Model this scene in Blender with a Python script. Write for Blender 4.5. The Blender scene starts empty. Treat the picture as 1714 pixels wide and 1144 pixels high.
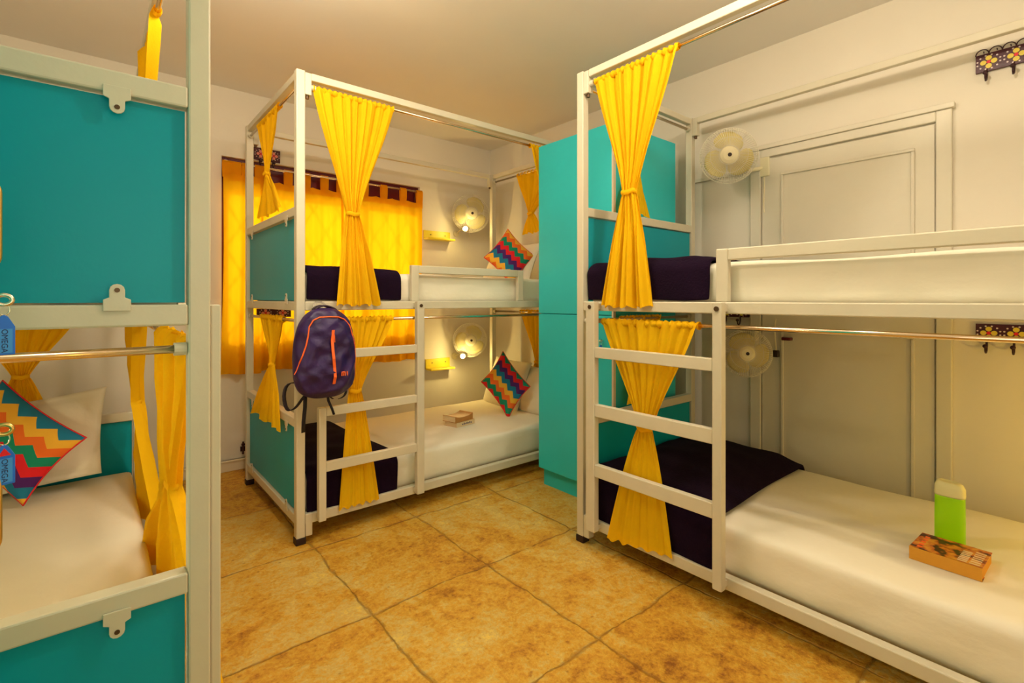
import bpy, bmesh, math, random
from mathutils import Vector, Matrix, noise as mnoise
random.seed(7)
S = bpy.context.scene
C = S.collection
R = math.radians

# ---------------------------------------------------------------- camera
cam = bpy.data.objects.new('camera', bpy.data.cameras.new('camera'))
C.objects.link(cam)
cam.location = (0, 0, 1.15)
cam.rotation_euler = (R(90), 0, R(-39.85))
cam.data.sensor_fit = 'HORIZONTAL'
cam.data.sensor_width = 36
cam.data.lens = 837.3 / 1714 * 36
cam.data.shift_y = -71 / 1714
cam.data.clip_start = 0.02
S.camera = cam

# ---------------------------------------------------------------- world, lights, exposure
W = bpy.data.worlds.new('daylight'); S.world = W
W.use_nodes = True
W.node_tree.nodes['Background'].inputs[0].default_value = (1.0, 0.80, 0.50, 1)
W.node_tree.nodes['Background'].inputs[1].default_value = 3.4
WARM = (1.0, 0.84, 0.63)

def lamp(name, kind, loc, energy, col=WARM, size=0.3, rot=None, size_y=None):
    d = bpy.data.lights.new(name, kind)
    d.energy = energy; d.color = col
    if kind == 'AREA':
        d.shape = 'RECTANGLE'; d.size = size; d.size_y = size_y or size
    else:
        d.shadow_soft_size = size
    o = bpy.data.objects.new(name, d); C.objects.link(o)
    o.location = loc
    if rot: o.rotation_euler = rot
    return o
lamp('ceiling_lamp', 'POINT', (1.42, 0.45, 2.34), 21, size=0.035)
lamp('overhead_fill', 'AREA', (1.15, 1.45, 2.52), 7, size=0.5, size_y=1.0)  # unseen fill light, added to brighten the area round the window bunk
lamp('aisle_fill', 'POINT', (0.42, 1.72, 2.30), 21, size=0.08)  # fill added to lift the left back wall and ceiling, no fixture here
lamp('rear_fill', 'AREA', (0.25, -1.55, 1.55), 18, size=1.6, size_y=1.4, rot=(R(124), 0, R(2)))  # broad fill added behind the camera, tilted up towards the ceiling
lamp('bed_head_lamp', 'POINT', (2.42, -0.38, 0.66), 6.5, (1.0, 0.62, 0.07), 0.03)
lamp('left_bed_fill', 'POINT', (-0.70, 1.45, 0.98), 7.5, (1.0, 0.80, 0.48), 0.05)  # hidden fill added inside the left bunk to brighten its lower mattress
sun = bpy.data.lights.new('sun', 'SUN'); sun.energy = 1.8; sun.color = (1.0, 0.9, 0.7); sun.angle = R(7)
so_ = bpy.data.objects.new('sun', sun); C.objects.link(so_); so_.location = (1.4, 6, 3)
so_.rotation_euler = Vector((-0.12, -1.0, -0.30)).to_track_quat('-Z', 'Y').to_euler()
S.view_settings.view_transform = 'Standard'
S.view_settings.look = 'None'
S.view_settings.gamma = 1
S.view_settings.use_curve_mapping = False
S.view_settings.exposure = 0.38

# ---------------------------------------------------------------- materials
def s2l(c):
    return tuple((v/12.92 if v <= 0.04045 else ((v+0.055)/1.055)**2.4) for v in c)
def mat(name, col, rough=0.6, bump=0.0, bscale=40, var=0.0, vscale=6, metal=0.0, spec=0.4, trans=None, emit=None, stretch=None, coat=0):
    m = bpy.data.materials.new(name); m.use_nodes = True
    nt = m.node_tree; N = nt.nodes; L = nt.links
    b = N['Principled BSDF']
    c = (*col, 1)
    b.inputs['Base Color'].default_value = c
    b.inputs['Roughness'].default_value = rough
    b.inputs['Metallic'].default_value = metal
    b.inputs['Specular IOR Level'].default_value = spec
    b.inputs['Coat Weight'].default_value = coat
    tc = N.new('ShaderNodeTexCoord'); mp = N.new('ShaderNodeMapping')
    L.new(tc.outputs['Object'], mp.inputs[0])
    if stretch: mp.inputs['Scale'].default_value = stretch
    if var:
        n = N.new('ShaderNodeTexNoise'); n.inputs['Scale'].default_value = vscale; n.inputs['Detail'].default_value = 5
        L.new(mp.outputs[0], n.inputs[0])
        mx = N.new('ShaderNodeMix'); mx.data_type = 'RGBA'
        mx.inputs[6].default_value = tuple(v*(1-var) for v in col) + (1,)
        mx.inputs[7].default_value = tuple(min(1, v*(1+var)) for v in col) + (1,)
        L.new(n.outputs[0], mx.inputs[0]); L.new(mx.outputs[2], b.inputs['Base Color'])
    if bump:
        n = N.new('ShaderNodeTexNoise'); n.inputs['Scale'].default_value = bscale; n.inputs['Detail'].default_value = 6
        L.new(mp.outputs[0], n.inputs[0])
        bp = N.new('ShaderNodeBump'); bp.inputs['Strength'].default_value = bump; bp.inputs['Distance'].default_value = 0.01
        L.new(n.outputs[0], bp.inputs['Height']); L.new(bp.outputs[0], b.inputs['Normal'])
    if emit:
        b.inputs['Emission Color'].default_value = (*emit[0], 1); b.inputs['Emission Strength'].default_value = emit[1]
    if trans:
        t = N.new('ShaderNodeBsdfTranslucent'); t.inputs[0].default_value = (*trans[0], 1)
        ms = N.new('ShaderNodeMixShader'); ms.inputs[0].default_value = trans[1]
        out = N['Material Output']
        L.new(b.outputs[0], ms.inputs[1]); L.new(t.outputs[0], ms.inputs[2]); L.new(ms.outputs[0], out.inputs[0])
    return m

M = {}
M['wall'] = mat('wall_plaster', (0.80, 0.75, 0.64), 0.75, 0.25, 9, 0.05, 3)
M['ceiling'] = mat('ceiling_plaster', (0.84, 0.81, 0.76), 0.8, 0.15, 7, 0.04, 2)
M['paint'] = mat('white_gloss_paint', (0.74, 0.70, 0.58), 0.38, 0.12, 30, 0.04, 9)
M['frame'] = mat('painted_steel', (0.64, 0.60, 0.46), 0.38, 0.10, 25, 0.05, 14, spec=0.5)
M['foot'] = mat('black_rubber', (0.02, 0.008, 0.01), 0.5)
M['teal'] = mat('turquoise_board', (0.001, 0.34, 0.44), 0.40, 0.05, 60, 0.08, 3, spec=0.2)
M['teal_locker'] = mat('turquoise_locker_paint', (0.02, 0.58, 0.66), 0.38, 0.06, 20, 0.10, 2.5, spec=0.5)
M['curtain'] = mat('yellow_cotton', (1.0, 0.60, 0.008), 0.85, 0.25, 160, 0.05, 20, spec=0.1, trans=((1.0, 0.50, 0.005), 0.28))
M['window_cloth'] = mat('yellow_window_cotton', (0.95, 0.46, 0.008), 0.85, 0.2, 160, 0.06, 5, spec=0.1, trans=((1.0, 0.55, 0.005), 0.5))
M['sheet'] = mat('white_sheet', (0.86, 0.82, 0.68), 0.8, 0.22, 14, 0.03, 8, spec=0.1, stretch=(1, 1, 1.6))
M['pillow'] = mat('white_pillow_cotton', (0.85, 0.80, 0.64), 0.85, 0.6, 14, 0.03, 8, spec=0.1)
M['blanket'] = mat('dark_violet_fleece', (0.010, 0.003, 0.014), 1.0, 0.4, 120, 0.3, 10, spec=0.12)
M['rod'] = mat('polished_steel_rod', (0.80, 0.66, 0.48), 0.18, metal=1.0)
M['bolt'] = mat('dark_bolt', (0.10, 0.06, 0.03), 0.4, metal=0.6)
M['skirt'] = mat('painted_skirting', (0.78, 0.72, 0.55), 0.5, 0.1, 20)
M['maroon'] = mat('maroon_paint', (0.10, 0.004, 0.012), 0.35, 0.1, 30, 0.2, 12)
M['grille'] = mat('window_grille_paint', (0.25, 0.08, 0.03), 0.5)
M['brass'] = mat('satin_brass', (0.75, 0.50, 0.16), 0.3, metal=1.0)
M['silver'] = mat('nickel_key', (0.75, 0.70, 0.55), 0.25, metal=1.0)
M['tag'] = mat('blue_key_tag_plastic', (0.005, 0.16, 0.75), 0.3, spec=0.5)
M['tagpaper'] = mat('pale_blue_paper', (0.05, 0.30, 0.80), 0.6)
M['ink'] = mat('dark_ink', (0.01, 0.02, 0.12), 0.6)
M['red'] = mat('red_plastic', (0.75, 0.01, 0.02), 0.4)
M['fanplastic'] = mat('cream_fan_plastic', (0.80, 0.74, 0.50), 0.35)
M['blade'] = mat('yellowed_clear_blade', (0.85, 0.76, 0.30), 0.3, spec=0.5, trans=((0.85, 0.75, 0.3), 0.4))
M['wire'] = mat('chromed_wire', (0.80, 0.76, 0.62), 0.4)
M['dark'] = mat('dark_plastic', (0.03, 0.015, 0.01), 0.5)
M['shelf'] = mat('yellow_painted_wood', (0.80, 0.64, 0.02), 0.4, 0.05, 30, 0.05, 10)
M['bulb'] = mat('lit_bulb', (1, 0.9, 0.6), 0.3, emit=((1.0, 0.80, 0.35), 60))
M['bag'] = mat('purple_nylon', (0.020, 0.003, 0.085), 0.45, 0.6, 18, 0.7, 12, spec=0.5)
M['bagdark'] = mat('black_purple_nylon', (0.022, 0.006, 0.022), 0.5, 0.5, 30, spec=0.4)
M['orange'] = mat('orange_zip_tape', (0.95, 0.16, 0.03), 0.5)
M['webbing'] = mat('black_webbing', (0.012, 0.008, 0.014), 0.7)
M['greybuckle'] = mat('grey_webbing', (0.35, 0.32, 0.26), 0.6)
M['bookcover'] = mat('brown_book_cover', (0.52, 0.24, 0.06), 0.5, 0.1, 30, 0.15, 30)
M['pages'] = mat('cream_pages', (0.80, 0.62, 0.36), 0.8, 0.3, 60, 0.05, 60, stretch=(1, 1, 30))
M['pages_old'] = mat('yellowed_pages', (0.75, 0.34, 0.03), 0.8, 0.3, 60, 0.08, 60, stretch=(1, 1, 30))
M['bottle'] = mat('lime_green_plastic', (0.52, 0.92, 0.01), 0.3, spec=0.5, trans=((0.60, 1.0, 0.02), 0.45))
M['cap'] = mat('cream_cap_plastic', (0.78, 0.74, 0.38), 0.4)
M['yellowflower'] = mat('yellow_enamel', (0.80, 0.62, 0.05), 0.35)
M['pinkflower'] = mat('pink_enamel', (0.80, 0.28, 0.22), 0.35)
M['whitedot'] = mat('white_enamel', (0.75, 0.62, 0.62), 0.4)
M['iron'] = mat('dark_wrought_iron', (0.035, 0.006, 0.012), 0.45, 0.2, 60)
M['plaque'] = mat('maroon_plaque', (0.06, 0.004, 0.015), 0.35, 0.1, 60, 0.3, 30)

# chevron cushion
def chevron():
    m = bpy.data.materials.new('chevron_cotton'); m.use_nodes = True
    nt = m.node_tree; N = nt.nodes; L = nt.links; b = N['Principled BSDF']
    b.inputs['Roughness'].default_value = 0.85
    uv = N.new('ShaderNodeUVMap'); sp = N.new('ShaderNodeSeparateXYZ'); L.new(uv.outputs[0], sp.inputs[0])
    def ma(op, a, bb):
        n = N.new('ShaderNodeMath'); n.operation = op
        for i, v in enumerate((a, bb)):
            if v is None: continue
            if isinstance(v, (int, float)): n.inputs[i].default_value = v
            else: L.new(v, n.inputs[i])
        return n.outputs[0]
    pp = ma('PINGPONG', ma('MULTIPLY', sp.outputs[0], 4.5), 0.5)
    v = ma('MULTIPLY', sp.outputs[1], 1.15)
    t = ma('FRACT', ma('ADD', ma('ADD', v, ma('MULTIPLY', pp, 0.25)), 0.04), None)
    cr = N.new('ShaderNodeValToRGB'); L.new(t, cr.inputs[0]); r = cr.color_ramp; r.interpolation = 'CONSTANT'
    cols = [(0.78, 0.01, 0.02), (0.0, 0.28, 0.17), (0.90, 0.17, 0.015), (0.92, 0.50, 0.04), (0.005, 0.20, 0.40), (0.08, 0.008, 0.17)]
    r.elements[0].position = 0; r.elements[0].color = (*cols[0], 1)
    r.elements[1].position = 1/6; r.elements[1].color = (*cols[1], 1)
    for i in range(2, 6):
        e = r.elements.new(i/6); e.color = (*cols[i], 1)
    L.new(cr.outputs[0], b.inputs['Base Color'])
    return m
M['chevron'] = chevron()

# stone floor
def stone_floor():
    m = bpy.data.materials.new('stone_tiles'); m.use_nodes = True
    nt = m.node_tree; N = nt.nodes; L = nt.links; b = N['Principled BSDF']
    tc = N.new('ShaderNodeTexCoord')
    def noise(scale, det=6, rough=0.6, src=None, dist=0):
        n = N.new('ShaderNodeTexNoise'); n.inputs['Scale'].default_value = scale; n.inputs['Detail'].default_value = det
        n.inputs['Roughness'].default_value = rough; n.inputs['Distortion'].default_value = dist
        L.new(src or tc.outputs['Object'], n.inputs[0]); return n
    def ma(op, a, bb=None, cc=None):
        n = N.new('ShaderNodeMath'); n.operation = op
        for i, v in enumerate((a, bb, cc)):
            if v is None: continue
            if isinstance(v, (int, float)): n.inputs[i].default_value = v
            else: L.new(v, n.inputs[i])
        return n.outputs[0]
    wn = noise(5, 4)
    sub = N.new('ShaderNodeVectorMath'); sub.operation = 'SUBTRACT'; L.new(wn.outputs['Color'], sub.inputs[0]); sub.inputs[1].default_value = (0.5, 0.5, 0.5)
    scl = N.new('ShaderNodeVectorMath'); scl.operation = 'SCALE'; L.new(sub.outputs[0], scl.inputs[0]); scl.inputs['Scale'].default_value = 0.05
    add = N.new('ShaderNodeVectorMath'); add.operation = 'ADD'; L.new(tc.outputs['Object'], add.inputs[0]); L.new(scl.outputs[0], add.inputs[1])
    sp = N.new('ShaderNodeSeparateXYZ'); L.new(add.outputs[0], sp.inputs[0])
    X = ma('DIVIDE', ma('SUBTRACT', sp.outputs[0], 0.775), 0.53)
    Y = ma('DIVIDE', ma('SUBTRACT', sp.outputs[1], 1.11), 0.62)
    dx = ma('MULTIPLY', ma('PINGPONG', X, 0.5), 0.53); dy = ma('MULTIPLY', ma('PINGPONG', Y, 0.5), 0.62)
    d = ma('MINIMUM', dx, dy)
    gw = ma('MAXIMUM', ma('MULTIPLY_ADD', noise(6, 8, 0.75).outputs[0], 0.050, -0.0185), 0.0006)
    g = N.new('ShaderNodeMapRange'); L.new(d, g.inputs[0]); g.inputs[1].default_value = 0; L.new(gw, g.inputs[2]); g.inputs[3].default_value = 1; g.inputs[4].default_value = 0
    cx = N.new('ShaderNodeCombineXYZ'); L.new(ma('FLOOR', X), cx.inputs[0]); L.new(ma('FLOOR', Y), cx.inputs[1])
    wh = N.new('ShaderNodeTexWhiteNoise'); L.new(cx.outputs[0], wh.inputs[0])
    n1 = noise(7, 8, 0.65, dist=0.3); n2 = noise(32, 6, 0.7); n3 = noise(2.0, 3)
    n4 = noise(75, 5, 0.75)
    t = ma('ADD', ma('MULTIPLY', n1.outputs[0], 0.42), ma('ADD', ma('MULTIPLY', n2.outputs[0], 0.34), ma('ADD', ma('MULTIPLY', wh.outputs[0], 0.07), ma('ADD', ma('MULTIPLY', n3.outputs[0], 0.22), ma('MULTIPLY', ma('SUBTRACT', n4.outputs[0], 0.5), 0.30)))))
    t = ma('MULTIPLY_ADD', t, 1.5, -0.265)
    cr = N.new('ShaderNodeValToRGB'); L.new(t, cr.inputs[0]); r = cr.color_ramp
    r.elements[0].position = 0.30; r.elements[0].color = (0.26, 0.085, 0.008, 1)
    r.elements[1].position = 0.72; r.elements[1].color = (0.78, 0.56, 0.10, 1)
    e = r.elements.new(0.44); e.color = (0.56, 0.27, 0.022, 1)
    e = r.elements.new(0.54); e.color = (0.66, 0.38, 0.04, 1)
    e = r.elements.new(0.62); e.color = (0.62, 0.45, 0.13, 1)
    # pits and specks
    vo = N.new('ShaderNodeTexVoronoi'); vo.inputs['Scale'].default_value = 16; L.new(add.outputs[0], vo.inputs[0])
    pit = N.new('ShaderNodeMapRange'); L.new(ma('ADD', vo.outputs['Distance'], ma('MULTIPLY', n2.outputs[0], 0.5)), pit.inputs[0]); pit.inputs[1].default_value = 0.26; pit.inputs[2].default_value = 0.36; pit.inputs[3].default_value = 0.6; pit.inputs[4].default_value = 0
    m1 = N.new('ShaderNodeMix'); m1.data_type = 'RGBA'; L.new(pit.outputs[0], m1.inputs[0]); L.new(cr.outputs[0], m1.inputs[6]); m1.inputs[7].default_value = (0.24, 0.09, 0.02, 1)
    m2 = N.new('ShaderNodeMix'); m2.data_type = 'RGBA'; L.new(ma('MULTIPLY', g.outputs[0], ma('MULTIPLY_ADD', n2.outputs[0], 1.6, -0.30)), m2.inputs[0]); L.new(m1.outputs[2], m2.inputs[6]); m2.inputs[7].default_value = (0.27, 0.115, 0.022, 1)
    L.new(m2.outputs[2], b.inputs['Base Color'])
    h = ma('SUBTRACT', ma('ADD', ma('MULTIPLY', n1.outputs[0], 0.8), ma('MULTIPLY', n2.outputs[0], 0.5)), ma('MULTIPLY', g.outputs[0], 0.6))
    bp = N.new('ShaderNodeBump'); bp.inputs['Strength'].default_value = 0.75; bp.inputs['Distance'].default_value = 0.018
    L.new(h, bp.inputs['Height']); L.new(bp.outputs[0], b.inputs['Normal'])
    rr = N.new('ShaderNodeMapRange'); L.new(n1.outputs[0], rr.inputs[0]); rr.inputs[3].default_value = 0.35; rr.inputs[4].default_value = 0.6
    L.new(rr.outputs[0], b.inputs['Roughness']); b.inputs['Specular IOR Level'].default_value = 0.35
    return m
M['floor'] = stone_floor()

# ---------------------------------------------------------------- helpers
IDENT = lambda p: Vector(p)
def box(bm, a, b, f=IDENT):
    """axis box between corners a and b (in the space mapped by f)"""
    v = [bm.verts.new(f((x, y, z))) for x in (a[0], b[0]) for y in (a[1], b[1]) for z in (a[2], b[2])]
    for q in ((0,1,3,2), (4,6,7,5), (0,4,5,1), (2,3,7,6), (0,2,6,4), (1,5,7,3)):
        bm.faces.new([v[i] for i in q])
def prism(bm, pts, f0, f1):
    """polygon pts mapped by f0 and f1 to two caps"""
    a = [bm.verts.new(f0(p)) for p in pts]; b = [bm.verts.new(f1(p)) for p in pts]
    n = len(pts)
    bm.faces.new(a); bm.faces.new(b[::-1])
    for i in range(n): bm.faces.new((a[i], b[i], b[(i+1) % n], a[(i+1) % n]))
def tube(bm, pts, r, seg=10, cap=True, closed=False):
    pts = [Vector(p) for p in pts]; n = len(pts); rings = []
    rr = r if isinstance(r, (list, tuple)) else [r]*n
    up = None
    for i, p in enumerate(pts):
        if closed: t = pts[(i+1) % n] - pts[i-1]
        else: t = pts[min(i+1, n-1)] - pts[max(i-1, 0)]
        t.normalize()
        if up is None:
            up = t.orthogonal().normalized()
        up = (up - t*up.dot(t)).normalized(); s = t.cross(up)
        rings.append([bm.verts.new(p + (up*math.cos(2*math.pi*k/seg) + s*math.sin(2*math.pi*k/seg))*rr[i]) for k in range(seg)])
    m = n if closed else n-1
    for i in range(m):
        A, B = rings[i], rings[(i+1) % n]
        for k in range(seg): bm.faces.new((A[k], A[(k+1) % seg], B[(k+1) % seg], B[k]))
    if cap and not closed:
        bm.faces.new(rings[0][::-1]); bm.faces.new(rings[-1])
def ribbon(bm, pts, side, w, th=0.002):
    side = Vector(side).normalized()
    pts = [Vector(p) for p in pts]; R_ = []
    for i, p in enumerate(pts):
        t = (pts[min(i+1, len(pts)-1)] - pts[max(i-1, 0)]).normalized(); n = t.cross(side).normalized()
        R_.append([bm.verts.new(p + side*sx*w/2 + n*sn*th) for sx, sn in ((-1,-1), (1,-1), (1,1), (-1,1))])
    for A, B in zip(R_, R_[1:]):
        for k in range(4): bm.faces.new((A[k], A[(k+1) % 4], B[(k+1) % 4], B[k]))
    bm.faces.new(R_[0][::-1]); bm.faces.new(R_[-1])
def disc_lathe(bm, prof, o, ax, seg=32):
    """prof: list of (radius, height) along axis ax from o"""
    o = Vector(o); ax = Vector(ax).normalized(); u = ax.orthogonal().normalized(); v = ax.cross(u)
    rings = []
    for r, h in prof:
        if r < 1e-6: rings.append([bm.verts.new(o + ax*h)])
        else: rings.append([bm.verts.new(o + ax*h + (u*math.cos(2*math.pi*k/seg) + v*math.sin(2*math.pi*k/seg))*r) for k in range(seg)])
    for A, B in zip(rings, rings[1:]):
        for k in range(seg):
            k2 = (k+1) % seg
            if len(A) == 1 and len(B) == 1: continue
            if len(A) == 1: bm.faces.new((A[0], B[k], B[k2]))
            elif len(B) == 1: bm.faces.new((A[k], B[0], A[k2]))
            else: bm.faces.new((A[k], B[k], B[k2], A[k2]))
def bez(p0, p1, p2, p3, n=16):
    p0, p1, p2, p3 = map(Vector, (p0, p1, p2, p3)); out = []
    for i in range(n+1):
        t = i/n; out.append(p0*(1-t)**3 + p1*3*t*(1-t)**2 + p2*3*t*t*(1-t) + p3*t**3)
    return out
def thing(name, label, cat, loc=(0, 0, 0), group=None):
    o = bpy.data.objects.new(name, None); C.objects.link(o); o.location = loc
    o.empty_display_size = 0.1
    o['label'] = label; o['category'] = cat
    if group: o['group'] = group
    return o
def wloc(o):
    v = Vector((0, 0, 0))
    while o: v += Vector(o.location); o = o.parent
    return v
def obj(name, bm, m, parent=None, smooth=False, bevel=0, loc=None, label=None, seg=2):
    """link bm (given in world coordinates) as one mesh object"""
    bmesh.ops.recalc_face_normals(bm, faces=bm.faces[:])
    me = bpy.data.meshes.new(name)
    base = wloc(parent) if parent else Vector((0, 0, 0))
    if loc is None:
        if parent: loc = base
        else: loc = Vector((0, 0, 0))
    loc = Vector(loc)
    bmesh.ops.translate(bm, verts=bm.verts[:], vec=-loc)
    bm.to_mesh(me); bm.free()
    o = bpy.data.objects.new(name, me); C.objects.link(o)
    me.materials.append(m)
    if parent: o.parent = parent; o.location = loc - base
    else: o.location = loc
    if smooth:
        for p in me.polygons: p.use_smooth = True
    if bevel:
        b = o.modifiers.new('bevel', 'BEVEL'); b.width = bevel; b.segments = seg; b.limit_method = 'ANGLE'
    if label: o['label'] = label
    return o
def tag(o, label, cat, group=None):
    o['label'] = label; o['category'] = cat
    if group: o['group'] = group
    return o
def struct(name, bm, m, parent=None, bevel=0):
    o = obj(name, bm, m, parent, bevel=bevel)
    if parent is None: o['kind'] = 'structure'
    return o
def nb(): return bmesh.new()
def hn(x, y, s=0):
    return math.sin(x*12.9898 + y*78.233 + s*37.7)*0.5 + 0.5

# ---------------------------------------------------------------- the room
X0, X1, Y0, Y1, ZC = -1.15, 2.89, -1.7, 3.785, 2.56
bm = nb(); box(bm, (X0-.15, Y0-.15, -.1), (X1+.15, Y1+.3, 0)); struct('floor', bm, M['floor'])
bm = nb(); box(bm, (X0-.15, Y0-.15, ZC), (X1+.15, Y1+.3, ZC+.1)); struct('ceiling', bm, M['ceiling'])
bm = nb(); box(bm, (X0-.15, Y0-.15, 0), (X0, Y1+.3, ZC)); struct('wall_left', bm, M['wall'])
bm = nb(); box(bm, (X1, Y0-.15, 0), (X1+.15, Y1+.3, ZC)); struct('wall_right', bm, M['wall'])
bm = nb(); box(bm, (X0, Y0-.15, 0), (X1, Y0, ZC)); struct('wall_front', bm, M['wall'])
WX0, WX1, WZ0, WZ1 = 0.648, 2.135, 0.83, 2.105
bm = nb()
box(bm, (X0, Y1, 0), (WX0, Y1+.25, ZC)); box(bm, (WX1, Y1, 0), (X1, Y1+.25, ZC))
box(bm, (WX0, Y1, 0), (WX1, Y1+.25, WZ0)); box(bm, (WX0, Y1, WZ1), (WX1, Y1+.25, ZC))
struct('wall_back', bm, M['wall'])
bm = nb(); box(bm, (X0, Y1-.02, 0), (X1, Y1, .075)); box(bm, (X0, Y1-.028, .062), (X1, Y1, .075)); struct('baseboard_back', bm, M['skirt'], bevel=.003)
bm = nb(); box(bm, (X1-.02, Y0, 0), (X1, Y1-.02, .075)); struct('baseboard_right', bm, M['skirt'], bevel=.003)
bm = nb(); box(bm, (X0, Y0, 0), (X0+.02, Y1-.02, .075)); struct('baseboard_left', bm, M['skirt'], bevel=.003)

# window: maroon frame, transom board, diamond grille
win = bpy.data.objects.new('window_1', None); C.objects.link(win); win.location = (WX0, Y1, WZ0); win['kind'] = 'structure'
bm = nb()
box(bm, (WX0, Y1+.03, WZ0), (WX0+.04, Y1+.08, WZ1)); box(bm, (WX1-.04, Y1+.03, WZ0), (WX1, Y1+.08, WZ1))
box(bm, (WX0+.04, Y1+.03, WZ0), (WX1-.04, Y1+.08, WZ0+.04)); box(bm, (WX0+.04, Y1+.03, WZ1-.04), (WX1-.04, Y1+.08, WZ1))
for k in (1, 2): box(bm, (WX0+(WX1-WX0)*k/3-.02, Y1+.035, WZ0+.04), (WX0+(WX1-WX0)*k/3+.02, Y1+.075, WZ1-.04))
obj('window_frame', bm, M['maroon'], win, bevel=.003)
bm = nb(); box(bm, (WX0+.04, Y1+.045, 1.88), (WX1-.04, Y1+.065, WZ1-.04)); obj('transom_board', bm, M['maroon'], win)
bm = nb()
zz0, zz1 = WZ0+.04, 1.88
k = -8
while k < 12:
    for sgn in (1, -1):
        xa = WX0 + k*.19; xb = xa + (zz1-zz0)*.62
        pa, pb = (xa, zz0), (xb, zz1)
        if sgn < 0: pa, pb = (xa, zz1), (xb, zz0)
        # clip to the opening
        lo, hi = WX0+.04, WX1-.04
        t0 = max(0, (lo-pa[0])/(pb[0]-pa[0])); t1 = min(1, (hi-pa[0])/(pb[0]-pa[0]))
        if t1 > t0:
            q = lambda t: (pa[0]+(pb[0]-pa[0])*t, Y1+.09, pa[1]+(pb[1]-pa[1])*t)
            tube(bm, [q(t0), q(t1)], .007, 6)
    k += 1
obj('grille', bm, M['grille'], win)
bm = nb(); box(bm, (WX0+.04, Y1+.058, zz0), (WX1-.04, Y1+.061, zz1))
gl = bpy.data.materials.new('window_glass'); gl.use_nodes = True
_n = gl.node_tree.nodes; _l = gl.node_tree.links; _t = _n.new('ShaderNodeBsdfTransparent'); _g = _n.new('ShaderNodeBsdfGlossy'); _g.inputs['Roughness'].default_value = .05
_m = _n.new('ShaderNodeMixShader'); _m.inputs[0].default_value = .08; _l.new(_t.outputs[0], _m.inputs[1]); _l.new(_g.outputs[0], _m.inputs[2]); _l.new(_m.outputs[0], _n['Material Output'].inputs[0])
obj('pane', bm, gl, win)

# painted-over door in the right wall
dr = bpy.data.objects.new('door_1', None); C.objects.link(dr); dr.location = (X1, .85, 0); dr['kind'] = 'structure'
bm = nb()
DX = X1 - .001
box(bm, (X1-.022, .445, 0), (DX, .50, 1.985)); box(bm, (X1-.022, 1.262, 0), (DX, 1.32, 1.985)); box(bm, (X1-.034, .435, 1.985), (DX, 1.335, 2.01))
box(bm, (X1-.022, .50, 1.94), (DX, 1.262, 1.985))
obj('door_frame', bm, M['paint'], dr, bevel=.004)
bm = nb()
box(bm, (X1-.012, .505, .03), (DX, 1.257, 1.932))
obj('door_leaf', bm, M['paint'], dr, bevel=.002)
bm = nb()
for za, zb in ((1.12, 1.84), (.16, .98)):
    for (a, b) in (((.575, za), (1.155, za+.014)), ((.575, zb-.014), (1.155, zb)), ((.575, za+.014), (.589, zb-.014)), ((1.141, za+.014), (1.155, zb-.014))):
        box(bm, (X1-.022, a[0], a[1]), (X1-.012, b[0], b[1]))
obj('panel_moulding', bm, M['paint'], dr, bevel=.003)
bm = nb(); box(bm, (X1-.018, 1.335, 1.875), (X1-.0005, 1.68, 1.895)); struct('trim_1', bm, M['paint'], bevel=.002)

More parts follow.
